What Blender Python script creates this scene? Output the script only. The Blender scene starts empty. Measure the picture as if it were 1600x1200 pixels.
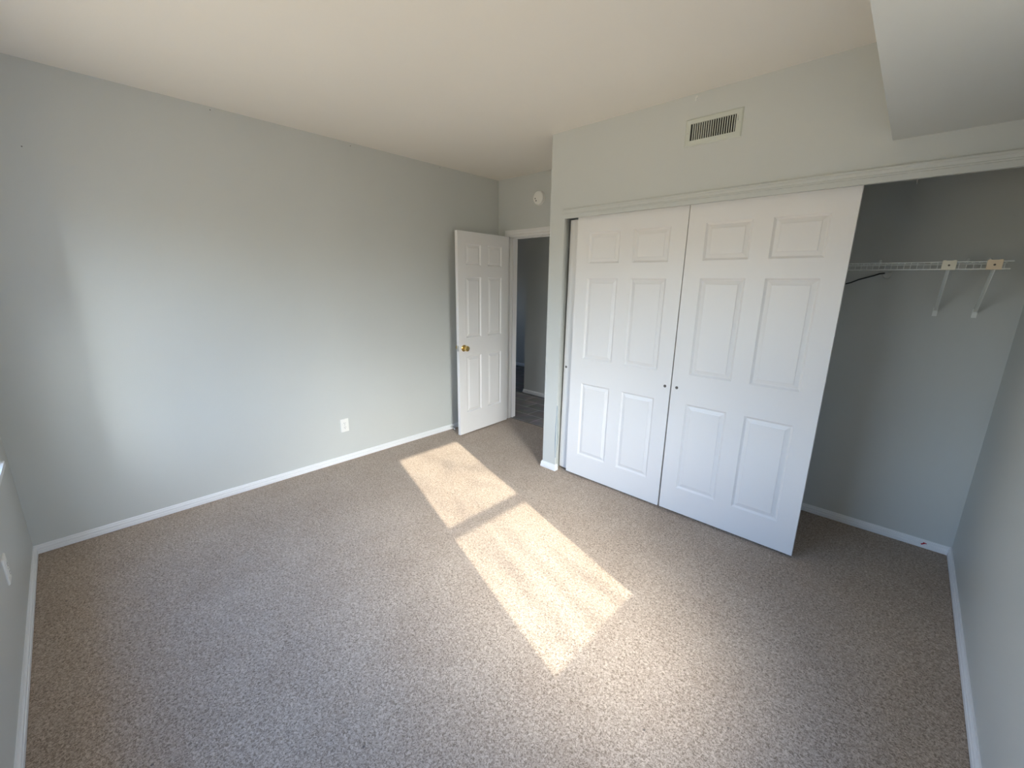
import bpy, bmesh, math, random
from mathutils import Vector, Matrix

random.seed(7)
S = bpy.context.scene
C = S.collection
R = math.radians

# ------------------------------------------------------------------ camera
cam_d = bpy.data.cameras.new('camera')
cam = bpy.data.objects.new('camera', cam_d)
C.objects.link(cam)
cam_d.sensor_width = 36.0
cam_d.lens = 652.38 / 1600 * 36.0
cam_d.clip_start = 0.02
yaw, pitch, roll = R(43.2028), R(-13.5912), R(0.7324)
fw = Vector((-math.sin(yaw) * math.cos(pitch), math.cos(yaw) * math.cos(pitch), math.sin(pitch)))
rt = Vector((math.cos(yaw), math.sin(yaw), 0))
up = rt.cross(fw)
rt2 = rt * math.cos(roll) + up * math.sin(roll)
up2 = -rt * math.sin(roll) + up * math.cos(roll)
M4 = Matrix((rt2, up2, -fw)).transposed().to_4x4()
M4.translation = Vector((3.4381, 0.3427, 1.5586))
cam.matrix_world = M4
S.camera = cam

# ------------------------------------------------------------------ colour management
S.view_settings.view_transform = 'Standard'
S.view_settings.look = 'None'
S.view_settings.gamma = 1.0
S.view_settings.use_curve_mapping = False
S.view_settings.exposure = 0.0
S.cycles.max_bounces = 16
S.cycles.diffuse_bounces = 12

# ------------------------------------------------------------------ sky
world = bpy.data.worlds.new('sky')
S.world = world
world.use_nodes = True
nt = world.node_tree
nt.nodes.clear()
wo = nt.nodes.new('ShaderNodeOutputWorld')
bg = nt.nodes.new('ShaderNodeBackground')
tc = nt.nodes.new('ShaderNodeTexCoord')
sx = nt.nodes.new('ShaderNodeSeparateXYZ')
rp = nt.nodes.new('ShaderNodeValToRGB')
mr = nt.nodes.new('ShaderNodeMapRange')
mr.inputs['From Min'].default_value = -1
mr.inputs['From Max'].default_value = 1
nt.links.new(tc.outputs['Generated'], sx.inputs[0])
nt.links.new(sx.outputs['Z'], mr.inputs['Value'])
nt.links.new(mr.outputs[0], rp.inputs[0])
SUN_T = 0.51
sun_dir = Vector((-1, 0.306, -SUN_T * math.hypot(1, 0.306))).normalized()
dt = nt.nodes.new('ShaderNodeVectorMath'); dt.operation = 'DOT_PRODUCT'      # bright haze around the sun
dt.inputs[1].default_value = tuple(-sun_dir)
mxx = nt.nodes.new('ShaderNodeMath'); mxx.operation = 'MAXIMUM'; mxx.inputs[1].default_value = 0.0
pw = nt.nodes.new('ShaderNodeMath'); pw.operation = 'POWER'; pw.inputs[1].default_value = 18.0
hz = nt.nodes.new('ShaderNodeMix'); hz.data_type = 'RGBA'; hz.blend_type = 'ADD'; hz.clamp_result = False; hz.clamp_factor = False
hz.inputs['B'].default_value = (13.0, 12.5, 11.8, 1)
nt.links.new(tc.outputs['Generated'], dt.inputs[0])
nt.links.new(dt.outputs['Value'], mxx.inputs[0])
nt.links.new(mxx.outputs[0], pw.inputs[0])
nt.links.new(pw.outputs[0], hz.inputs['Factor'])
nt.links.new(rp.outputs[0], hz.inputs['A'])
nt.links.new(hz.outputs['Result'], bg.inputs[0])
nt.links.new(bg.outputs[0], wo.inputs[0])
cr = rp.color_ramp
cr.elements[0].position = 0.0
cr.elements[0].color = (0.48, 0.41, 0.32, 1)       # sunlit ground below the horizon
cr.elements[1].position = 1.0
cr.elements[1].color = (0.17, 0.40, 1.0, 1)        # zenith
e = cr.elements.new(0.38); e.color = (0.48, 0.41, 0.32, 1)
e = cr.elements.new(0.43); e.color = (0.26, 0.24, 0.19, 1)   # trees and roofs along the horizon
e = cr.elements.new(0.51); e.color = (0.30, 0.29, 0.25, 1)
e = cr.elements.new(0.55); e.color = (0.72, 0.87, 1.05, 1)
e = cr.elements.new(0.72); e.color = (0.25, 0.50, 1.0, 1)
bg.inputs['Strength'].default_value = 10.8

# ------------------------------------------------------------------ sun
sd = bpy.data.lights.new('sun', 'SUN')
sd.energy = 12.2
sd.angle = R(0.53)
sd.color = (1.0, 0.90, 0.76)
sun = bpy.data.objects.new('sun', sd)
C.objects.link(sun)
sun.rotation_euler = sun_dir.to_track_quat('-Z', 'Y').to_euler()
sun.location = (10, -1, 6)


def portal(name, loc, rot, w, h):
    d = bpy.data.lights.new(name, 'AREA')
    d.shape = 'RECTANGLE'
    d.size = w; d.size_y = h
    d.cycles.is_portal = True
    o = bpy.data.objects.new(name, d)
    o.location = loc
    o.rotation_euler = rot
    C.objects.link(o)


# ------------------------------------------------------------------ dimensions
H = 2.617      # ceiling
W = 3.855      # right wall
YD = 3.755     # wall with the entry door and closet back
YC = 3.008     # closet front wall
X1, X2 = 1.3135, 1.4467
ZS, XS = 2.198, 3.248
T = 0.14       # outer wall thickness

portal('sky_portal', (4.02, 1.407, 1.31), (0, R(90), 0), 1.45, 0.80)
portal('sky_portal.001', (1.5, -0.165, 1.39), (R(90), 0, 0), 2.15, 1.45)
portal('sky_portal.002', (4.02, 4.32, 1.38), (0, R(90), 0), 0.8, 0.60)
portal('sky_portal.003', (-3.72, 4.2, 1.45), (0, R(-90), 0), 0.75, 0.55)


# ------------------------------------------------------------------ materials
def new_mat(name):
    m = bpy.data.materials.new(name)
    m.use_nodes = True
    return m, m.node_tree, m.node_tree.nodes['Principled BSDF']


def paint(name, col, rough=0.5, bump=0.0, bscale=250, spec=0.5, mottling=0.0, metal=0.0):
    m, t, b = new_mat(name)
    b.inputs['Base Color'].default_value = (*col, 1)
    b.inputs['Roughness'].default_value = rough
    b.inputs['Specular IOR Level'].default_value = spec
    b.inputs['Metallic'].default_value = metal
    tcn = t.nodes.new('ShaderNodeTexCoord')
    if mottling:
        n = t.nodes.new('ShaderNodeTexNoise')
        n.inputs['Scale'].default_value = 1.7
        n.inputs['Detail'].default_value = 5
        t.links.new(tcn.outputs['Object'], n.inputs['Vector'])
        mx = t.nodes.new('ShaderNodeMix'); mx.data_type = 'RGBA'
        mx.inputs['A'].default_value = (*[c * (1 - mottling) for c in col], 1)
        mx.inputs['B'].default_value = (*[min(1, c * (1 + mottling)) for c in col], 1)
        t.links.new(n.outputs['Fac'], mx.inputs['Factor'])
        t.links.new(mx.outputs['Result'], b.inputs['Base Color'])
    if bump:
        n = t.nodes.new('ShaderNodeTexNoise')
        n.inputs['Scale'].default_value = bscale
        n.inputs['Detail'].default_value = 3
        t.links.new(tcn.outputs['Object'], n.inputs['Vector'])
        bp = t.nodes.new('ShaderNodeBump')
        bp.inputs['Strength'].default_value = bump
        bp.inputs['Distance'].default_value = 0.002
        t.links.new(n.outputs['Fac'], bp.inputs['Height'])
        t.links.new(bp.outputs['Normal'], b.inputs['Normal'])
    return m


MAT = {}
MAT['wall'] = paint('grey_green_wall_paint', (0.56, 0.572, 0.55), 0.42, 0.12, 160, 0.5, 0.03)
MAT['ceiling'] = paint('off_white_ceiling_paint', (0.80, 0.765, 0.70), 0.75, 0.15, 140, 0.3, 0.02)
MAT['trim'] = paint('white_trim_paint', (0.80, 0.80, 0.80), 0.35, 0.1, 90, 0.5, 0.02)
MAT['door'] = paint('white_door_paint', (0.76, 0.745, 0.735), 0.38, 0.06, 220, 0.5, 0.01)
MAT['plastic'] = paint('white_plastic', (0.82, 0.81, 0.77), 0.35)
MAT['vent'] = paint('pale_green_enamel', (0.56, 0.58, 0.52), 0.4)
MAT['dark'] = paint('dark_opening', (0.015, 0.015, 0.014), 0.9)
MAT['brass'] = paint('polished_brass', (0.83, 0.62, 0.25), 0.18, metal=1.0)
MAT['steel'] = paint('dull_steel', (0.55, 0.55, 0.54), 0.35, metal=1.0)
MAT['pull'] = paint('dark_bronze', (0.14, 0.13, 0.12), 0.4, metal=0.6)
MAT['vinylwire'] = paint('white_vinyl_wire', (0.80, 0.82, 0.80), 0.35)
MAT['cream'] = paint('aged_cream_plastic', (0.80, 0.76, 0.62), 0.4)
MAT['cream2'] = paint('yellowed_cream_plastic', (0.82, 0.68, 0.50), 0.4)
MAT['black'] = paint('black_rubber', (0.01, 0.01, 0.012), 0.5)
MAT['red'] = paint('red_scuff', (0.45, 0.01, 0.02), 0.5)
MAT['bark'] = paint('bark', (0.12, 0.08, 0.05), 0.9)
MAT['leaf'] = paint('dull_green_leaves', (0.07, 0.11, 0.03), 0.7)
MAT['strip'] = paint('dark_threshold_metal', (0.12, 0.11, 0.10), 0.5)
MAT['gypsum'] = paint('bare_blue_grey_plaster', (0.30, 0.36, 0.40), 0.8)


def carpet_mat():
    m, t, b = new_mat('beige_grey_carpet')
    L = t.links.new
    N = t.nodes.new
    b.inputs['Roughness'].default_value = 0.95
    b.inputs['Specular IOR Level'].default_value = 0.1
    b.inputs['Sheen Weight'].default_value = 0.15
    tcn = N('ShaderNodeTexCoord')
    # distorted coordinates so the tufts look twisted
    fine = N('ShaderNodeTexNoise'); fine.inputs['Scale'].default_value = 125
    fine.inputs['Detail'].default_value = 2.5; fine.inputs['Roughness'].default_value = 0.6
    fine.inputs['Distortion'].default_value = 1.2
    L(tcn.outputs['Object'], fine.inputs['Vector'])
    fr = N('ShaderNodeMapRange'); fr.inputs['From Min'].default_value = 0.36; fr.inputs['From Max'].default_value = 0.64
    L(fine.outputs['Fac'], fr.inputs['Value'])
    tuft = N('ShaderNodeMix'); tuft.data_type = 'RGBA'
    tuft.inputs['A'].default_value = (0.215, 0.162, 0.119, 1)
    tuft.inputs['B'].default_value = (0.560, 0.446, 0.350, 1)
    L(fr.outputs[0], tuft.inputs['Factor'])
    # broad wear and soiling
    wear = N('ShaderNodeTexNoise'); wear.inputs['Scale'].default_value = 2.3
    wear.inputs['Detail'].default_value = 6; wear.inputs['Roughness'].default_value = 0.65
    L(tcn.outputs['Object'], wear.inputs['Vector'])
    wr = N('ShaderNodeMapRange'); wr.inputs['From Min'].default_value = 0.38; wr.inputs['From Max'].default_value = 0.66
    wr.inputs['To Min'].default_value = 0.0; wr.inputs['To Max'].default_value = 0.28
    L(wear.outputs['Fac'], wr.inputs['Value'])
    soil = N('ShaderNodeMix'); soil.data_type = 'RGBA'; soil.blend_type = 'MULTIPLY'
    soil.inputs['B'].default_value = (0.62, 0.53, 0.46, 1)
    L(wr.outputs[0], soil.inputs['Factor']); L(tuft.outputs['Result'], soil.inputs['A'])
    # small specks of lint and dirt
    sp = N('ShaderNodeTexVoronoi'); sp.inputs['Scale'].default_value = 9
    L(tcn.outputs['Object'], sp.inputs['Vector'])
    st = N('ShaderNodeMath'); st.operation = 'LESS_THAN'; st.inputs[1].default_value = 0.045
    L(sp.outputs['Distance'], st.inputs[0])
    sc = N('ShaderNodeSeparateColor'); L(sp.outputs['Color'], sc.inputs[0])
    sg = N('ShaderNodeMath'); sg.operation = 'GREATER_THAN'; sg.inputs[1].default_value = 0.72
    L(sc.outputs[0], sg.inputs[0])
    sm = N('ShaderNodeMath'); sm.operation = 'MULTIPLY'
    L(st.outputs[0], sm.inputs[0]); L(sg.outputs[0], sm.inputs[1])
    sk = N('ShaderNodeMix'); sk.data_type = 'RGBA'
    sk.inputs['B'].default_value = (0.10, 0.08, 0.07, 1)
    s2 = N('ShaderNodeMath'); s2.operation = 'MULTIPLY'; s2.inputs[1].default_value = 0.75
    L(sm.outputs[0], s2.inputs[0]); L(s2.outputs[0], sk.inputs['Factor'])
    L(soil.outputs['Result'], sk.inputs['A'])
    L(sk.outputs['Result'], b.inputs['Base Color'])
    bp = N('ShaderNodeBump'); bp.inputs['Strength'].default_value = 0.7; bp.inputs['Distance'].default_value = 0.004
    L(fine.outputs['Fac'], bp.inputs['Height'])
    bp2 = N('ShaderNodeBump'); bp2.inputs['Strength'].default_value = 0.25; bp2.inputs['Distance'].default_value = 0.02
    L(wear.outputs['Fac'], bp2.inputs['Height']); L(bp.outputs['Normal'], bp2.inputs['Normal'])
    L(bp2.outputs['Normal'], b.inputs['Normal'])
    return m


def vinyl_mat():
    m, t, b = new_mat('dark_slate_vinyl_tile')
    L = t.links.new
    N = t.nodes.new
    b.inputs['Roughness'].default_value = 0.45
    tcn = N('ShaderNodeTexCoord')
    mp = N('ShaderNodeMapping'); mp.inputs['Rotation'].default_value = (0, 0, R(0))
    L(tcn.outputs['Object'], mp.inputs['Vector'])
    br = N('ShaderNodeTexBrick'); br.offset = 0.5
    br.inputs['Scale'].default_value = 1.0
    br.inputs['Brick Width'].default_value = 0.45; br.inputs['Row Height'].default_value = 0.225
    br.inputs['Mortar Size'].default_value = 0.006
    br.inputs['Color1'].default_value = (0.13, 0.105, 0.095, 1)
    br.inputs['Color2'].default_value = (0.21, 0.18, 0.165, 1)
    br.inputs['Mortar'].default_value = (0.33, 0.30, 0.27, 1)
    L(mp.outputs[0], br.inputs['Vector'])
    n = N('ShaderNodeTexNoise'); n.inputs['Scale'].default_value = 7; n.inputs['Detail'].default_value = 6
    L(tcn.outputs['Object'], n.inputs['Vector'])
    mx = N('ShaderNodeMix'); mx.data_type = 'RGBA'; mx.blend_type = 'OVERLAY'
    mx.inputs['Factor'].default_value = 0.7
    L(br.outputs['Color'], mx.inputs['A']); L(n.outputs['Color'], mx.inputs['B'])
    hs = N('ShaderNodeHueSaturation'); hs.inputs['Saturation'].default_value = 0.5
    L(mx.outputs['Result'], hs.inputs['Color'])
    L(hs.outputs['Color'], b.inputs['Base Color'])
    return m


def glass_mat():
    m = bpy.data.materials.new('window_glass')
    m.use_nodes = True
    t = m.node_tree
    t.nodes.clear()
    o = t.nodes.new('ShaderNodeOutputMaterial')
    tr = t.nodes.new('ShaderNodeBsdfTransparent'); tr.inputs[0].default_value = (0.95, 0.97, 0.96, 1)
    gl = t.nodes.new('ShaderNodeBsdfGlossy'); gl.inputs['Roughness'].default_value = 0.02
    mx = t.nodes.new('ShaderNodeMixShader'); mx.inputs[0].default_value = 0.06
    t.links.new(tr.outputs[0], mx.inputs[1]); t.links.new(gl.outputs[0], mx.inputs[2])
    t.links.new(mx.outputs[0], o.inputs[0])
    return m


MAT['blocker'] = paint('tan_blocker', (0.36, 0.33, 0.28), 0.8, 0.2, 30)
MAT['carpet'] = carpet_mat()
MAT['vinyl'] = vinyl_mat()
MAT['glass'] = glass_mat()


# ------------------------------------------------------------------ mesh helpers
def box(bm, x0, x1, y0, y1, z0, z1, mat=None):
    vs = [bm.verts.new(p) for p in ((x0, y0, z0), (x1, y0, z0), (x1, y1, z0), (x0, y1, z0),
                                    (x0, y0, z1), (x1, y0, z1), (x1, y1, z1), (x0, y1, z1))]
    if mat is not None:
        for v in vs:
            v.co = mat @ v.co
    for f in ((0, 3, 2, 1), (4, 5, 6, 7), (0, 1, 5, 4), (1, 2, 6, 5), (2, 3, 7, 6), (3, 0, 4, 7)):
        bm.faces.new([vs[i] for i in f])
    return vs


def lathe(bm, prof, n=32, mat=None):
    """profile (r, h) turned about local Z."""
    rings = []
    for r, h in prof:
        if r < 1e-6:
            rings.append([bm.verts.new((0, 0, h))])
        else:
            rings.append([bm.verts.new((r * math.cos(2 * math.pi * i / n), r * math.sin(2 * math.pi * i / n), h)) for i in range(n)])
    if mat is not None:
        for rg in rings:
            for v in rg:
                v.co = mat @ v.co
    for a, b in zip(rings, rings[1:]):
        for i in range(n):
            j = (i + 1) % n
            if len(a) == 1 and len(b) == 1:
                continue
            if len(a) == 1:
                bm.faces.new((a[0], b[j], b[i]))
            elif len(b) == 1:
                bm.faces.new((a[i], a[j], b[0]))
            else:
                bm.faces.new((a[i], a[j], b[j], b[i]))


def tube(bm, pts, r, n=8, r2=None):
    pts = [Vector(p) for p in pts]
    rings = []
    prev = None
    for i, p in enumerate(pts):
        if i == 0:
            d = pts[1] - pts[0]
        elif i == len(pts) - 1:
            d = pts[-1] - pts[-2]
        else:
            d = pts[i + 1] - pts[i - 1]
        d.normalize()
        a = Vector((0, 0, 1)) if abs(d.z) < 0.9 else Vector((1, 0, 0))
        if prev is not None:
            a = prev
        s = d.cross(a).normalized()
        q = s.cross(d).normalized()
        prev = q
        rr = r if r2 is None else r + (r2 - r) * i / (len(pts) - 1)
        rings.append([bm.verts.new(p + s * rr * math.cos(2 * math.pi * k / n) + q * rr * math.sin(2 * math.pi * k / n)) for k in range(n)])
    for a, b in zip(rings, rings[1:]):
        for k in range(n):
            bm.faces.new((a[k], a[(k + 1) % n], b[(k + 1) % n], b[k]))
    bm.faces.new(rings[0][::-1])
    bm.faces.new(rings[-1])


def prism(bm, prof, f0, f1):
    """closed profile list, two functions mapping profile point -> 3D at both ends."""
    a = [bm.verts.new(f0(*p)) for p in prof]
    b = [bm.verts.new(f1(*p)) for p in prof]
    n = len(prof)
    for i in range(n):
        bm.faces.new((a[i], a[(i + 1) % n], b[(i + 1) % n], b[i]))
    bm.faces.new(a[::-1])
    bm.faces.new(b)


def obj(name, bm, mat, parent=None, smooth=False, bevel=0.0, loc=None):
    bmesh.ops.recalc_face_normals(bm, faces=bm.faces)
    me = bpy.data.meshes.new(name)
    bm.to_mesh(me)
    bm.free()
    if smooth:
        for p in me.polygons:
            p.use_smooth = True
    me.materials.append(MAT[mat] if isinstance(mat, str) else mat)
    o = bpy.data.objects.new(name, me)
    C.objects.link(o)
    if parent is not None:
        o.parent = parent
    if loc is not None:
        o.location = loc
    if smooth:
        md = o.modifiers.new('edges', 'EDGE_SPLIT'); md.split_angle = R(35)
    if bevel:
        md = o.modifiers.new('bevel', 'BEVEL'); md.width = bevel; md.segments = 2; md.limit_method = 'ANGLE'
    return o


def tag(o, label=None, cat=None, group=None, kind=None):
    if label: o['label'] = label
    if cat: o['category'] = cat
    if group: o['group'] = group
    if kind: o['kind'] = kind
    return o


def thing(name, label, cat, loc=(0, 0, 0), rot=(0, 0, 0), group=None, kind=None):
    o = bpy.data.objects.new(name, None)
    o.empty_display_size = 0.05
    C.objects.link(o)
    o.location = loc
    o.rotation_euler = rot
    return tag(o, label, cat, group, kind)


def B():
    return bmesh.new()


# ------------------------------------------------------------------ room shell
def shell(name, boxes, mat, label, cat):
    bm = B()
    for b in boxes:
        box(bm, *b)
    return tag(obj(name, bm, mat), label, cat, kind='structure')


# window openings (rough hole in the wall)
WG = 3.925                                  # plane of the sun-limiting sash in the right wall
GY0, GY1 = 1.073, 1.738                     # glass edges
GZ = (0.680, 1.238, 1.310, 1.940)           # lower glass, meeting rails, upper glass
FR = 0.06                                   # frame around the glass
OY0, OY1, OZ0, OZ1 = GY0 - FR, GY1 + FR, GZ[0] - FR, GZ[3] + FR
NX0, NX1 = 0.50, 2.50                      # near wall window glass edges
PX0, PX1 = NX0 - FR, NX1 + FR

shell('wall_left', [(-T, 0, -T, YD, -0.02, H + .02)], 'wall', 'long plain grey-green wall on the left with soft window glow', 'wall')
shell('wall_front', [(-T, PX0, -T, 0, -0.02, H + .02), (PX1, W + T, -T, 0, -0.02, H + .02),
                     (PX0, PX1, -T, 0, -0.02, OZ0 + .08), (PX0, PX1, -T, 0, OZ1 + .08, H + .02)],
      'wall', 'grey wall seen edge-on at the far left of the photo', 'wall')
shell('wall_right', [(W, W + T, 0, OY0, -0.02, H + .02), (W, W + T, OY1, YD, -0.02, H + .02),
                     (W, W + T, OY0, OY1, -0.02, OZ0), (W, W + T, OY0, OY1, OZ1, H + .02)],
      'wall', 'grey wall running along the right edge into the closet', 'wall')
DX0, DX1, DZ = 0.165, 0.895, 2.045
shell('wall_back', [(-3.6, DX0, YD, YD + .115, -0.02, H + .02), (DX1, W + T, YD, YD + .115, -0.02, H + .02),
                    (DX0, DX1, YD, YD + .115, DZ, H + .02)],
      'wall', 'grey back wall around the doorway, continuing as the closet back', 'wall')
shell('wall_closet_side', [(X1, X2, YC, 3.035, -0.02, H + .02), (X1, 1.418, 3.035, YD, -0.02, H + .02)], 'wall', 'narrow end of the grey closet partition beside the doorway', 'wall')
ZH = 2.055
shell('wall_closet_front', [(X2, W, YC, YC + .115, ZH, H + .02)], 'wall', 'grey wall above the closet doors holding the air vent', 'wall')
shell('ceiling_soffit', [(XS, W, 0, YC, ZS, H + .02)], 'wall', 'boxed-down grey soffit at the top right corner', 'soffit')
shell('ceiling', [(-3.7, W + T, -T, 6.4, H + .02, H + .12), (0, XS, 0, YC, H, H + .02), (0, X1, YC, YD, H, H + .02)],
      'ceiling', 'plain off-white ceiling over the room', 'ceiling')
shell('floor', [(0, W, 0, YD, -0.02, 0), (DX0 - .02, DX1 + .02, YD, 3.796, -0.02, 0)], 'carpet', 'beige-grey wall-to-wall carpet with two sunlit patches', 'floor')
shell('floor_hall', [(-3.7, W, 3.797, 6.4, -0.03, -0.006)], 'vinyl', 'dark slate tile floor beyond the doorway', 'floor')
shell('wall_hall_near', [(-0.49, 3.9, 4.78, 6.3, -0.02, H + .02)], 'wall', 'shadowed grey hallway wall facing the open doorway', 'wall')
shell('wall_hall_far', [(-3.7, -0.49, 6.25, 6.4, -0.02, H + .02)], 'wall', 'dark blue-grey wall deepest down the hallway', 'wall')
shell('wall_hall_left', [(-3.7, -3.6, YD, 3.95, -0.02, H + .02), (-3.7, -3.6, 4.45, 6.3, -0.02, H + .02),
                         (-3.7, -3.6, 3.95, 4.45, -0.02, 1.1), (-3.7, -3.6, 3.95, 4.45, 1.8, H + .02)],
      'wall', 'grey wall at the far end of the hallway with an added light opening', 'wall')  # opening added out of view to let blue sky light into the hall
shell('wall_hall_right', [(3.9, 4.0, YD + .115, 4.05, -0.02, H + .02), (3.9, 4.0, 4.60, 4.78, -0.02, H + .02),
                          (3.9, 4.0, 4.05, 4.60, -0.02, 1.0), (3.9, 4.0, 4.05, 4.60, 1.75, H + .02)],
      'wall', 'grey wall with an unseen opening added to light the hallway', 'wall')  # unseen opening added here so daylight brightens the near hall wall
tag(obj('threshold_strip', (lambda bm: (box(bm, DX0 + .001, DX1 - .001, 3.790, 3.803, -0.004, 0.002), bm)[1])(B()), 'strip'),
    'thin dark strip where carpet meets slate tile in the doorway', 'threshold')


# ------------------------------------------------------------------ baseboards
HB = 0.055
BP = [(0, 0.003), (0.0135, 0.003), (0.0135, 0.024), (0.0105, 0.026), (0.0100, 0.030), (0.0122, 0.033), (0.0112, 0.041),
      (0.0080, 0.0435), (0.0078, 0.047), (0.0085, 0.049), (0.006, 0.0545), (0.002, HB), (0, HB)]


def baseboard(name, segs, label):
    """segs: list of (p0, p1, n, m0, m1): n = outward normal; m = mitre (+1 inner corner shortens, -1 outer lengthens, 0 square)."""
    bm = B()
    for p0, p1, n, m0, m1 in segs:
        p0 = Vector((*p0, 0)); p1 = Vector((*p1, 0)); nn = Vector((*n, 0)); d = (p1 - p0).normalized()
        # several short lengths with a little waviness, as the hand-painted board shows
        prism(bm, BP, lambda t, z, p0=p0, nn=nn, d=d, m0=m0: p0 + nn * t + d * (t * m0) + Vector((0, 0, z)),
              lambda t, z, p1=p1, nn=nn, d=d, m1=m1: p1 + nn * t - d * (t * m1) + Vector((0, 0, z)))
    return tag(obj(name, bm, 'trim'), label, 'baseboard', kind='structure')


baseboard('baseboard_left', [((0, 0), (0, YD), (1, 0), 1, 1)], 'white baseboard along the foot of the long left wall')
baseboard('baseboard_front', [((0, 0), (W, 0), (0, 1), 1, 1)], 'white baseboard running down the left edge of the photo')
baseboard('baseboard_right', [((W, 0), (W, YD), (-1, 0), 1, 1)], 'white baseboard along the right wall into the closet')
bbc = baseboard('baseboard_closet_back', [((X2, YD), (W, YD), (0, -1), 1, 1)], 'white chipped baseboard at the back of the closet')
baseboard('baseboard_partition', [((X1, YD), (X1, YC), (-1, 0), 1, -1), ((X1, YC), (X2, YC), (0, -1), -1, -1),
                                  ((X2, YC), (X2, YC + 0.030), (1, 0), -1, 0)],
          'short white baseboard wrapping the end of the closet partition')
baseboard('baseboard_back', [((0, YD), (0.09, YD), (0, -1), 1, 0), ((0.965, YD), (X1, YD), (0, -1), 0, 1)], 'white baseboard beside the entry door casing')
baseboard('baseboard_hall_near', [((-0.49, 6.25), (-0.49, 4.78), (-1, 0), 1, -1), ((-0.49, 4.78), (3.9, 4.78), (0, -1), -1, 0)],
          'bluish white baseboard of the hallway wall facing the doorway')
baseboard('baseboard_hall_far', [((-3.6, 6.25), (-0.49, 6.25), (0, -1), 0, 1)], 'bluish white baseboard deepest in the hallway')

# red scuff and chips of paint on the closet baseboard
bm = B()
for dx, z, w, h, a in ((0, 0.030, 0.018, 0.007, 38), (0.008, 0.037, 0.016, 0.005, -10)):
    Mx = Matrix.Translation((3.733 + dx, YD - 0.0135, z)) @ Matrix.Rotation(R(-a), 4, 'Y')
    box(bm, -w / 2, w / 2, -0.0008, 0.0012, -h / 2, h / 2, Mx)
tag(obj('scuff_mark', bm, 'red', bbc), 'small red mark on the baseboard')


# ------------------------------------------------------------------ closet header trim and jamb
bm = B()
pf = [(0, 2.086), (0.004, 2.090), (0.013, 2.090), (0.016, 2.087), (0.016, 2.080), (0.011, 2.076), (0.011, 2.062), (0.014, 2.058), (0.014, 2.053), (0, 2.053)]
prism(bm, pf, lambda t, z: Vector((X2 - 0.006, YC - t, z)), lambda t, z: Vector((W, YC - t, z)))
box(bm, X2, W, YC - .003, YC + .018, 2.027, 2.0535)
box(bm, X2 + .001, W, YC + .018, YC + .10, 2.049, 2.0545)
tag(obj('trim_1', bm, 'wall', bevel=0.0), 'long grey-painted header molding above the sliding closet doors', 'molding', kind='structure')
bm = B()
box(bm, X2, X2 + .003, YC + .002, YC + .0265, HB, 2.049)
tag(obj('trim_2', bm, 'wall'), 'grey jamb face at the left end of the closet opening', 'jamb', kind='structure')
# cracked strip of bare plaster at the partition corner
bm = B()
prev = None
zs = [0.12, 0.18, 0.24, 0.30, 0.36, 0.40, 0.46, 0.52, 0.58]
for i, z in enumerate(zs):
    w = [0.001, 0.004, 0.008, 0.010, 0.006, 0.008, 0.004, 0.003, 0.0005][i]
    a = bm.verts.new((X2 + .0003, YC - .0006, z)); b = bm.verts.new((X2 - w, YC - .0006, z + random.uniform(-.01, .01)))
    c = bm.verts.new((X2 + .0006, YC - .0006, z)); d = bm.verts.new((X2 + .0046, YC + w * 2.2 + .003, z))
    if prev:
        bm.faces.new((prev[0], a, b, prev[1])); bm.faces.new((prev[2], c, d, prev[3]))
    prev = (a, b, c, d)
tag(obj('trim_3', bm, 'gypsum'), 'cracked strip of bare plaster low on the closet partition corner', 'crack', kind='structure')


# ------------------------------------------------------------------ six-panel doors
def panel_slab(w, z0, z1, th, cols, rows, side=True):
    """slab spanning x 0..w, y 0 (front) .. th, z0..z1 with recessed-and-raised panels on both faces."""
    bm = B()
    rings = [(0.0, 0.0), (0.0015, 0.0015), (0.011, 0.0100), (0.014, 0.0105), (0.034, 0.0042), (0.0352, 0.0020), (0.038, 0.0014)]
    xs = [0.0] + [c for p in cols for c in p] + [w]
    zz = [z0] + [c for p in rows for c in p] + [z1]
    for face in (0, 1):
        def P(x, z, d):
            return bm.verts.new((x, d if face == 0 else th - d, z))
        for i in range(len(xs) - 1):
            for j in range(len(zz) - 1):
                a, b, c, d = xs[i], xs[i + 1], zz[j], zz[j + 1]
                if i % 2 == 1 and j % 2 == 1:
                    prev = None
                    for off, dep in rings:
                        q = [P(a + off, c + off, dep), P(b - off, c + off, dep), P(b - off, d - off, dep), P(a + off, d - off, dep)]
                        if prev:
                            for k in range(4):
                                bm.faces.new((prev[k], prev[(k + 1) % 4], q[(k + 1) % 4], q[k]))
                        prev = q
                    bm.faces.new(prev)
                else:
                    bm.faces.new((P(a, c, 0), P(b, c, 0), P(b, d, 0), P(a, d, 0)))
    for (xa, za, xb, zb) in ((0, z0, w, z0), (w, z0, w, z1), (w, z1, 0, z1), (0, z1, 0, z0)):
        bm.faces.new([bm.verts.new(p) for p in ((xa, 0, za), (xb, 0, zb), (xb, th, zb), (xa, th, za))])
    bmesh.ops.remove_doubles(bm, verts=bm.verts, dist=1e-5)
    return bm


CW = 0.812
ccols = [(0.105, 0.357), (0.457, 0.709)]
crows = [(0.200, 0.800), (0.995, 1.602), (1.706, 1.922)]


def finger_pull(parent, x, z, y=0.0):
    bm = B()
    Mx = Matrix.Translation((x, y, z)) @ Matrix.Rotation(R(90), 4, 'X')
    lathe(bm, [(0, 0.0002), (0.0055, 0.0002), (0.007, 0.0012), (0.0085, 0.0016), (0.0098, 0.0008), (0.010, -0.0005)], 20, Mx)
    tag(obj('finger_pull', bm, 'pull', parent, smooth=True), 'small dark round finger pull')


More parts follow.
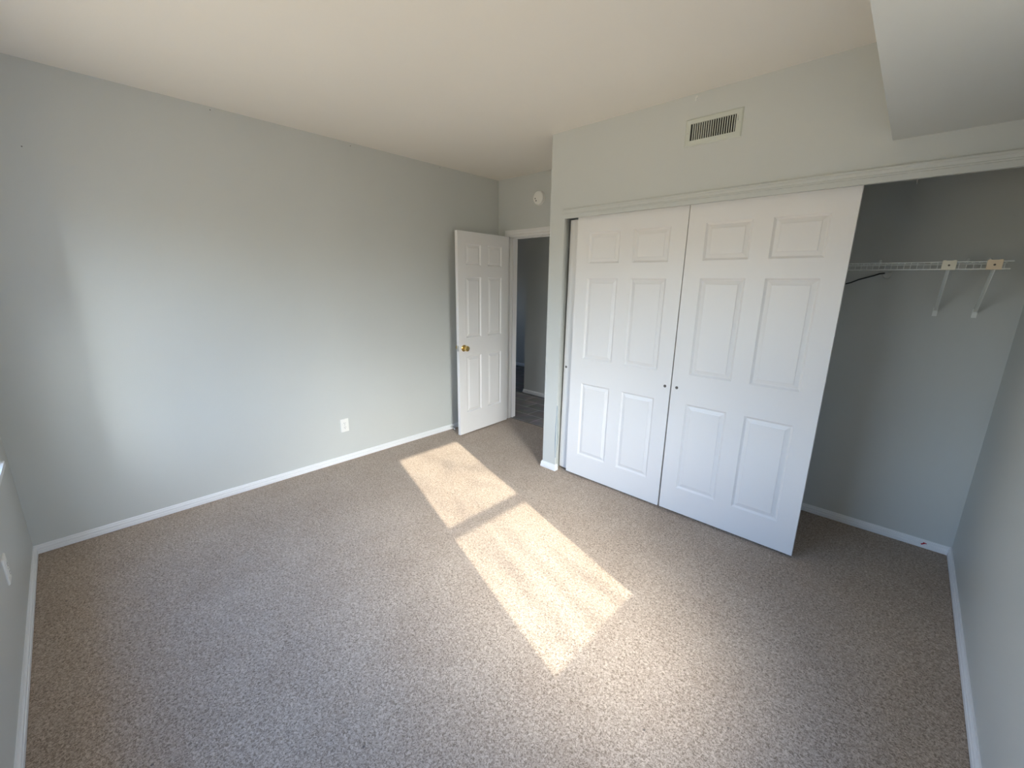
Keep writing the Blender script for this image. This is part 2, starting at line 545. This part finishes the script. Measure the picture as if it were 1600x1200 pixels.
def closet_door(name, x, y, label, pulls, z1=2.035, tilt=0.0):
    t = thing(name, label, 'closet door', (x, y, 0), (0, tilt, 0), 'sliding closet doors', 'structure')
    obj('door_leaf', panel_slab(CW, 0.018, z1, 0.032, ccols, crows), 'door', t)
    for px in pulls:
        finger_pull(t, px, 0.898)
    return t


closet_door('door_2', 1.533, 3.052, 'white six-panel sliding closet door at the left, in front of the rear door', [0.775], tilt=0.005)
closet_door('door_3', 2.358, 3.049, 'white six-panel sliding closet door at the right, beside the open closet', [0.035], tilt=0.0012)
closet_door('door_4', 1.435, 3.089, 'rear white sliding closet door, only a sliver showing beside the left jamb', [0.022], 2.026, 0.0075)

# ------------------------------------------------------------------ entry door
FX, FY = 0.254, 2.965          # visible face, free edge
HX, HY = 0.222, 3.684          # visible face, hinge edge
ang = math.atan2(HY - FY, HX - FX)
LW = math.hypot(HX - FX, HY - FY)
# local x along the leaf from free edge to hinge; local y = 0 is the visible face, +y goes to its hidden face
d1 = thing('door_1', 'white six-panel entry door with brass knob standing open against the left wall', 'door', (FX, FY, 0), (0, 0, ang), kind='structure')
ecols = [(0.100, 0.308), (0.405, 0.613)]
erows = [(0.240, 0.832), (1.018, 1.612), (1.722, 1.920)]
obj('door_leaf', panel_slab(LW, 0.014, 2.030, 0.035, ecols, erows), 'door', d1)
for side in (0, 1):
    bm = B()
    if side == 0:
        Mx = Matrix.Translation((0.062, 0, 0.92)) @ Matrix.Rotation(R(90), 4, 'X')
    else:
        Mx = Matrix.Translation((0.062, 0.035, 0.92)) @ Matrix.Rotation(R(-90), 4, 'X')
    lathe(bm, [(0, 0), (0.033, 0), (0.0335, 0.003), (0.030, 0.007), (0.020, 0.010), (0.0, 0.0105)], 28, Mx)
    ro = obj('knob_rose', bm, 'brass', d1, smooth=True)
    bm = B()
    lathe(bm, [(0.0, 0.010), (0.012, 0.010), (0.011, 0.022), (0.013, 0.028), (0.022, 0.033), (0.0275, 0.042), (0.0280, 0.050), (0.024, 0.059), (0.014, 0.064), (0, 0.0655)], 28, Mx)
    obj('door_knob', bm, 'brass', d1, smooth=True)
bm = B()
box(bm, -0.0015, 0.001, 0.005, 0.030, 0.892, 0.948)
lp = tag(obj('latch_plate', bm, 'steel', d1), 'dull metal latch plate on the door edge')
bm = B()
box(bm, -0.011, 0.0, 0.011, 0.024, 0.911, 0.929)
obj('latch_bolt', bm, 'steel', lp)
for z in (0.22, 1.02, 1.82):
    bm = B()
    tube(bm, [(LW + 0.010, 0.036, z - 0.045), (LW + 0.010, 0.036, z + 0.045)], 0.0065, 12)
    box(bm, LW - 0.001, LW + 0.003, 0.003, 0.036, z - 0.044, z + 0.044)
    tag(obj('hinge', bm, 'brass', d1, smooth=True), 'brass butt hinge')

# door frame: jamb, stop and casing
bm = B()
jt = 0.016
box(bm, DX0 - .001, DX0 + jt, YD - .002, YD + .117, 0, DZ)
box(bm, DX1 - jt, DX1 + .001, YD - .002, YD + .117, 0, DZ)
box(bm, DX0, DX1, YD - .002, YD + .117, DZ - jt, DZ + .001)
box(bm, DX0 + jt, DX0 + jt + .010, YD + .040, YD + .072, 0, DZ - jt)
box(bm, DX1 - jt - .010, DX1 - jt, YD + .040, YD + .072, 0, DZ - jt)
box(bm, DX0 + jt, DX1 - jt, YD + .040, YD + .072, DZ - jt - .010, DZ - jt)
tag(obj('trim_4', bm, 'door'), 'white jamb lining the entry doorway', 'door frame', kind='structure')
bm = B()
cp = [(0.0, 0), (0.0, 0.017), (0.012, 0.0175), (0.020, 0.013), (0.040, 0.012), (0.052, 0.009), (0.062, 0.008), (0.066, 0.004), (0.066, 0)]
cl, ctp, crt = DX0 + .006, DZ - .006, DX1 - .006
# three mitred lengths: local a = distance outward from the opening, b = stand-off from the wall
prism(bm, cp, lambda a, b: Vector((cl - a, YD - b, 0)), lambda a, b: Vector((cl - a, YD - b, ctp + a)))
prism(bm, cp, lambda a, b: Vector((cl - a, YD - b, ctp + a)), lambda a, b: Vector((crt + a, YD - b, ctp + a)))
prism(bm, cp, lambda a, b: Vector((crt + a, YD - b, 0)), lambda a, b: Vector((crt + a, YD - b, ctp + a)))
tag(obj('trim_5', bm, 'door'), 'white casing molding around the entry doorway', 'casing', kind='structure')


# ------------------------------------------------------------------ windows
def window(name, label, loc, rz, wg):
    """local frame: x across the opening (0..wg = glass), y = 0 glass plane of the lower sash, +y outdoors, wall face at y = -0.07"""
    t = thing(name, label, 'window', loc, (0, 0, rz), kind='structure')
    f = FR
    bm = B()   # frame
    ye = T - .07
    box(bm, -f, -0.035, -.062, ye, OZ0, OZ1); box(bm, wg + .035, wg + f, -.062, ye, OZ0, OZ1)
    box(bm, -.035, wg + .035, -.062, ye, OZ0, GZ[0] - .035); box(bm, -.035, wg + .035, -.062, ye, GZ[3] + .035, OZ1)
    obj('window_frame', bm, 'trim', t)
    mid = (GZ[1] + GZ[2]) / 2
    for nm, a, b, y0 in (('lower_sash', GZ[0], GZ[1], -.016), ('upper_sash', GZ[2], GZ[3], .018)):
        bm = B()
        o = 0.0345
        box(bm, -o, 0, y0, y0 + .032, a - o, b + o); box(bm, wg, wg + o, y0, y0 + .032, a - o, b + o)
        box(bm, 0, wg, y0, y0 + .032, a - o, a); box(bm, 0, wg, y0, y0 + .032, b, b + o)
        s = obj(nm, bm, 'trim', t)
        bm = B(); box(bm, 0, wg, y0 + .014, y0 + .018, a, b)
        obj('glass_pane', bm, 'glass', s)
    bm = B()   # stool with horns
    box(bm, -f - .04, wg + f + .04, -.07 - .030, -.0702, OZ0 - .024, OZ0)
    box(bm, -f + .001, wg + f - .001, -.0702, -.0625, OZ0 - .001, OZ0 + .0002)
    obj('window_sill', bm, 'trim', t, bevel=0.004)
    bm = B()
    box(bm, -f - .03, wg + f + .03, -.07 - .010, -.0701, OZ0 - .024 - .045, OZ0 - .0241)
    obj('window_apron', bm, 'trim', t, bevel=0.003)
    bm = B()
    c = .036
    box(bm, -f - c, -f + .004, -.07 - .015, -.0701, OZ0 + .0002, OZ1 + c)
    box(bm, wg + f - .004, wg + f + c, -.07 - .015, -.0701, OZ0 + .0002, OZ1 + c)
    box(bm, -f, wg + f, -.07 - .015, -.0701, OZ1 - .004, OZ1 + c)
    obj('window_casing', bm, 'trim', t, bevel=0.003)
    return t


window('window_1', 'double-hung window in the right wall letting in the sun', (W + .07, GY1, 0), R(-90), GY1 - GY0)
window('window_2', 'window at the left edge with only the end of its white sill showing', (NX1, -.07, 0.08), R(180), NX1 - NX0)


# ------------------------------------------------------------------ outlets
def outlet(label, loc, rz):
    t = thing('wall_outlet', label, 'outlet', loc, (0, 0, rz))
    bm = B()      # local: plate in x-z, out of the wall = -y
    w, h = 0.036, 0.0585
    pr = [(1.0, 0.0), (1.0, 0.0035), (0.93, 0.0062), (0.6, 0.0066)]
    prev = None
    for s, d in pr:
        ww, hh = w - (1 - s) * 0.036, h - (1 - s) * 0.036
        q = [bm.verts.new(p) for p in ((-ww, -d, -hh), (ww, -d, -hh), (ww, -d, hh), (-ww, -d, hh))]
        if prev:
            for k in range(4):
                bm.faces.new((prev[k], prev[(k + 1) % 4], q[(k + 1) % 4], q[k]))
        prev = q
    bm.faces.new(prev)
    obj('cover_plate', bm, 'plastic', t)
    for cz in (-0.0195, 0.0195):
        bm = B()
        n = 20
        ring = []
        for i in range(n):
            a = 2 * math.pi * i / n
            ring.append((0.0165 * math.cos(a), max(-0.0135, min(0.0135, 0.0170 * math.sin(a)))))
        a_ = [bm.verts.new((x, -0.0060, cz + z)) for x, z in ring]
        b_ = [bm.verts.new((x, -0.0088, cz + z)) for x, z in ring]
        for i in range(n):
            bm.faces.new((a_[i], a_[(i + 1) % n], b_[(i + 1) % n], b_[i]))
        bm.faces.new(b_)
        s = obj('socket', bm, 'plastic', t)
        bm = B()
        box(bm, -0.0075, -0.0055, -0.0092, -0.0086, cz + 0.000, cz + 0.009)
        box(bm, 0.0055, 0.0075, -0.0092, -0.0086, cz + 0.001, cz + 0.008)
        lathe(bm, [(0, 0.0092), (0.0025, 0.0092), (0.0025, 0.0086)], 10, Matrix.Translation((0, 0, cz - 0.007)) @ Matrix.Rotation(R(90), 4, 'X'))
        tag(obj('socket_slots', bm, 'dark', s), 'dark plug slots')
    bm = B()
    lathe(bm, [(0.0032, 0.006), (0.0032, 0.0078), (0, 0.0082)], 12, Matrix.Rotation(R(90), 4, 'X'))
    obj('cover_screw', bm, 'steel', t, smooth=True)
    return t


outlet('white duplex outlet low on the long left wall, nearer the entry door', (0, 1.868, 0.329), R(90))
outlet('white outlet seen edge-on at the left edge of the photo, above the near baseboard', (0.875, 0, 0.372), R(180))

# ------------------------------------------------------------------ smoke detector
sdt = thing('smoke_detector', 'round white smoke detector on the wall above the doorway', 'smoke detector', (0.580, YD, 2.378), (R(90), 0, 0))
bm = B()
lathe(bm, [(0, 0), (0.066, 0), (0.067, 0.008), (0.064, 0.010)], 40)
obj('mounting_base', bm, 'plastic', sdt, smooth=True)
bm = B()
lathe(bm, [(0.062, 0.009), (0.0645, 0.012), (0.064, 0.026), (0.058, 0.033), (0.045, 0.036), (0.020, 0.037), (0, 0.037)], 40)
obj('detector_cover', bm, 'plastic', sdt, smooth=True)
for px, py, r in ((-0.030, -0.006, 0.0065), (-0.018, -0.027, 0.0065)):
    bm = B()
    lathe(bm, [(0, 0.0380), (r, 0.0378), (r, 0.035)], 14, Matrix.Translation((px, py, 0)))
    tag(obj('test_button', bm, 'pull', sdt), 'small dark button')

# ------------------------------------------------------------------ air vent
vt = thing('air_vent', 'white rectangular air vent high on the wall above the closet doors', 'vent', (2.4555, YC, 2.4155))
vw, vh = 0.153, 0.0715
iw0, iw1, ih0, ih1 = -0.123, 0.121, -0.043, 0.0445
bm = B()
rings = [((-vw, vw, -vh, vh), 0.0), ((-vw, vw, -vh, vh), 0.003), ((-vw + .006, vw - .006, -vh + .006, vh - .006), 0.008),
         ((iw0, iw1, ih0, ih1), 0.009), ((iw0, iw1, ih0, ih1), 0.001)]
prev = None
for (a, b, c, d), dep in rings:
    q = [bm.verts.new(p) for p in ((a, -dep, c), (b, -dep, c), (b, -dep, d), (a, -dep, d))]
    if prev:
        for k in range(4):
            bm.faces.new((prev[k], prev[(k + 1) % 4], q[(k + 1) % 4], q[k]))
    prev = q
obj('vent_frame', bm, 'vent', vt)
bm = B(); box(bm, iw0, iw1, -0.0012, -0.0004, ih0, ih1)
tag(obj('duct_opening', bm, 'dark', vt), 'dark duct behind the fins')
nf = 19
for i in range(nf):
    x = iw0 + (iw1 - iw0) * (i + 1) / (nf + 1) if False else iw0 + 0.0128 + i * (iw1 - iw0 - 0.0128) / (nf - 0.35)
    a = R(40) if i < 9 else R(-12)
    bm = B()
    Mx = Matrix.Translation((x, -0.0052, 0)) @ Matrix.Rotation(a, 4, 'Z')
    box(bm, -0.0024 if i >= 9 else -0.0030, 0.0024 if i >= 9 else 0.0030, -0.0010, 0.0010, ih0, ih1, Mx)
    obj('vent_fin', bm, 'vent', vt)
for x, z in ((-0.140, 0), (0.140, 0)):
    bm = B()
    lathe(bm, [(0.004, 0.008), (0.0038, 0.0098), (0, 0.0105)], 12, Matrix.Translation((x, 0, z)) @ Matrix.Rotation(R(90), 4, 'X'))
    obj('vent_screw', bm, 'steel', vt, smooth=True)
bm = B()
tube(bm, [(0.1290, -0.008, 0.010), (0.1300, -0.018, 0.018), (0.1300, -0.020, 0.030)], 0.0022, 8)
obj('damper_lever', bm, 'vent', vt, smooth=True)

# ------------------------------------------------------------------ wire shelf
SH = thing('wire_shelf', 'white vinyl-coated wire shelf fixed to the closet back wall', 'shelf', (0, 0, 0))
SY0, SY1, SZ = 3.455, 3.742, 1.690
SX0, SX1 = 1.60, 3.745
bm = B()
for k in range(int((SX1 - 0.012 - SX0) / 0.0254)):
    x = SX1 - 0.020 - k * 0.0254
    tube(bm, [(x, SY1, SZ), (x, SY0 + .006, SZ), (x, SY0 + .0015, SZ - .0025), (x, SY0, SZ - .008), (x, SY0, SZ - .036)], 0.00125, 6)
tag(obj('deck_wires', bm, 'vinylwire', SH, smooth=True))
for nm, y, z, xe in (('front_rail', SY0 - .003, SZ - .001, SX1 + .006), ('front_rail', SY0 - .002, SZ - .036, SX1), ('rear_rail', SY1, SZ - .003, SX1 + .004), ('middle_rail', SY0 + .15, SZ - .003, SX1)):
    bm = B()
    tube(bm, [(SX0, y, z), (xe, y, z)], 0.0028, 8)
    obj(nm, bm, 'vinylwire', SH, smooth=True)
for i, (x, m, lab) in enumerate(((3.537, 'cream', 'cream plastic clip'), (3.691, 'cream2', 'yellowed cream plastic clip'), (2.6, 'cream', 'cream plastic clip'))):
    bm = B()
    w = 0.026
    box(bm, x - w, x + w, SY0 - .010, SY0 - .006, SZ - .040, SZ + .004)
    box(bm, x - w, x + w, SY0 - .010, SY0 + .006, SZ + .002, SZ + .006)
    for dx in (-0.018, 0.018):
        box(bm, x + dx - .005, x + dx + .005, SY0 - .010, SY0 + .004, SZ + .004, SZ + .008)
    c = tag(obj('support_clip', bm, m, SH, bevel=0.0012), lab)
    bm = B()
    lathe(bm, [(0.0045, 0.0), (0.0045, 0.0012), (0, 0.0016)], 12, Matrix.Translation((x, SY0 - .010, SZ - .017)) @ Matrix.Rotation(R(90), 4, 'X'))
    obj('clip_screw', bm, 'pull', c)
    # angled steel strut: U channel
    bm = B()
    p0 = Vector((x, SY0 - .004, SZ - .038)); p1 = Vector((x, YD - .012, 1.440))
    d = (p1 - p0).normalized(); s = Vector((1, 0, 0)); nrm = d.cross(s)
    for (sa, sb, na, nb) in ((-.007, .007, -.001, .001), (-.007, -.0055, -.001, .008), (.0055, .007, -.001, .008)):
        cs = [(sa, na), (sb, na), (sb, nb), (sa, nb)]
        prism(bm, cs, lambda a, b, p0=p0: p0 + s * a + nrm * b, lambda a, b, p1=p1: p1 + s * a + nrm * b)
    st = obj('support_strut', bm, 'vinylwire', SH)
    bm = B()
    box(bm, x - .010, x + .010, YD - .0035, YD - .0005, 1.405, 1.452)
    tube(bm, [(x, YD - .003, 1.452), (x, YD - .012, 1.440)], 0.005, 8)
    ft = obj('strut_foot', bm, 'vinylwire', st)
for x in (3.253, 3.614, 2.9, 2.5, 3.695):
    bm = B()
    lathe(bm, [(0.008, 0), (0.008, 0.004), (0.005, 0.007), (0, 0.0075)], 14, Matrix.Translation((x, YD, 1.712)) @ Matrix.Rotation(R(90), 4, 'X'))
    tube(bm, [(x, YD - .002, 1.706), (x, YD - .012, 1.698), (x, YD - .014, 1.686), (x, YD - .006, 1.680)], 0.003, 8)
    obj('wall_clip', bm, 'vinylwire', SH, smooth=True)

# cable and its painted-over box
cb = thing('cable_box', 'small grey-painted cable plate under the wire shelf', 'cable plate', (3.297, YD, 1.632))
bm = B()
pr = [(-0.020, 0.016), (0.018, 0.018), (0.020, -0.004), (0.010, -0.016), (0.0, -0.018), (-0.012, -0.014), (-0.020, -0.004)]
prism(bm, pr, lambda a, b: Vector((a, -0.012, b)), lambda a, b: Vector((a * 1.15, -0.0004, b * 1.15)))
obj('cover', bm, 'wall', cb, bevel=0.002)
bm = B()
lathe(bm, [(0.004, 0.0), (0.004, 0.0015), (0, 0.002)], 10, Matrix.Translation((0, -0.012, -0.004)) @ Matrix.Rotation(R(90), 4, 'X'))
obj('screw', bm, 'wall', cb)
bm = B()
tube(bm, [(3.285, YD - .016, 1.643), (3.262, YD - .020, 1.640), (3.235, YD - .020, 1.628), (3.205, YD - .018, 1.618), (3.170, YD - .016, 1.606),
          (3.135, YD - .014, 1.588), (3.10, YD - .012, 1.577), (3.04, YD - .010, 1.568), (2.95, YD - .010, 1.566)], 0.0036, 8)
tag(obj('cable', bm, 'black', smooth=True), 'thin black cable sagging from under the wire shelf behind the closet door', 'cable')

# ------------------------------------------------------------------ spring door stop
ds = thing('door_stop', 'spring door stop sticking out of the baseboard beside the open door', 'door stop', (0.0125, 3.035, 0.034), (0, R(98), R(-8)))
bm = B(); lathe(bm, [(0, 0), (0.011, 0), (0.011, 0.003), (0.006, 0.005), (0.006, 0.010), (0, 0.010)], 18)
obj('base', bm, 'steel', ds, smooth=True)
bm = B()
pts = [(0.0048 * math.cos(a * 0.7), 0.0048 * math.sin(a * 0.7), 0.008 + a * 0.00046) for a in range(0, 126)]
tube(bm, pts, 0.0011, 5)
obj('spring', bm, 'steel', ds, smooth=True)
bm = B(); lathe(bm, [(0, 0.064), (0.0065, 0.064), (0.0068, 0.074), (0.004, 0.079), (0, 0.079)], 16)
tag(obj('rubber_tip', bm, 'plastic', ds, smooth=True), 'white rubber tip')

# ------------------------------------------------------------------ small hooks and nails
bm = B()
tube(bm, [(0, 0.0, 0.012), (0, -.010, 0.010), (0, -.012, 0), (0, -.010, -.012), (0, -.016, -.014)], 0.0022, 8)
lathe(bm, [(0.0055, 0), (0.0055, 0.002), (0, 0.003)], 12, Matrix.Translation((0, 0, 0.010)) @ Matrix.Rotation(R(90), 4, 'X'))
tag(obj('wall_hook', bm, 'plastic', smooth=True, loc=(2.348, YC, 2.590)), 'tiny white hook just under the ceiling, left of the air vent', 'hook')
bm = B()
tube(bm, [(0, 0, 0.002), (0, 0, -.016), (0, -.005, -.021), (0, -.009, -.017)], 0.0014, 8)
tag(obj('cup_hook', bm, 'steel', smooth=True, loc=(3.36, YC + .012, 2.027)), 'tiny metal hook under the closet header over the open closet', 'hook')


def nail(y, z, label, x=0.0):
    bm = B()
    lathe(bm, [(0.0012, 0), (0.0012, 0.003), (0.003, 0.0034), (0.003, 0.0044), (0, 0.0048)], 10, Matrix.Rotation(R(90), 4, 'Y'))
    tag(obj('nail', bm, 'pull', loc=(0, y, z)), label, 'nail')


def wall_pt(px, py):
    """a point of the left wall as seen in the photo, computed once for small nails"""
    d = fw * 652.38 + rt2 * (px - 800) - up2 * (py - 600)
    c = M4.translation
    return c + d * (-c.x / d.x)


for (px, py, lab) in ((328, 172, 'small dark nail just under the ceiling at the middle of the left wall'),
                      (34, 229, 'small dark nail high on the left wall nearest the left edge of the photo'),
                      (547, 228, 'small dark nail under the ceiling, second from the back corner'),
                      (687, 262, 'small dark nail under the ceiling closest to the back corner')):
    p = wall_pt(px, py)
    nail(p.y, min(p.z, H - .008), lab)

# ------------------------------------------------------------------ unseen block added outside (keeps low sun and glow off the left window)
shell('added_light_blocker', [(3.05, W + T, -2.1, -T - .001, -1.2, 3.9)], 'blocker', 'unseen block added beyond the left window to hold back sun and glow', 'wall')

# ------------------------------------------------------------------ tree outside the right-hand window (its boughs dapple the sun patches)
tr = thing('tree', 'thin-branched tree outside the right-hand window dappling the sunlight', 'tree', (11.6, -0.6, -1.2))
bm = B()
tube(bm, [(0, 0, 0), (0.05, 0.02, 2.0), (-0.05, 0.05, 4.0), (-.2, .0, 5.6)], 0.16, 12, 0.08)
obj('trunk', bm, 'bark', tr, smooth=True)
rr = random.Random(21)
bm = B()
for i in range(15):
    y = -1.0 + i * 0.15 + rr.uniform(-.05, .05)
    z0 = 4.2 + rr.uniform(-.6, .4)
    pts = [Vector((-.1, .02, 3.6 + rr.uniform(-.3, .8)))]
    tgt = Vector((-0.9 + rr.uniform(-.3, .3), y, z0))
    for k in range(1, 7):
        f = k / 6
        p = pts[0].lerp(tgt, min(1, f * 1.6))
        p.z += max(0, f - .5) * 3.4
        p += Vector((rr.uniform(-.05, .05), rr.uniform(-.05, .05), rr.uniform(-.04, .04)))
        pts.append(p)
    tube(bm, pts, 0.034, 6, 0.010)
obj('branches', bm, 'bark', tr, smooth=True)

bm = B()
for c in range(11):
    cy, cz = rr.uniform(-.42, .32), rr.uniform(5.45, 6.75)
    for k in range(9):
        m_ = Matrix.Translation((-.9 + rr.uniform(-.25, .25), cy + rr.gauss(0, .07), cz + rr.gauss(0, .08))) @ Matrix.Rotation(rr.uniform(0, 3), 4, 'X')
        bmesh.ops.create_icosphere(bm, subdivisions=1, radius=rr.uniform(.014, .026), matrix=m_ @ Matrix.Diagonal((1, 1.5, .5, 1)))
obj('foliage', bm, 'leaf', tr)
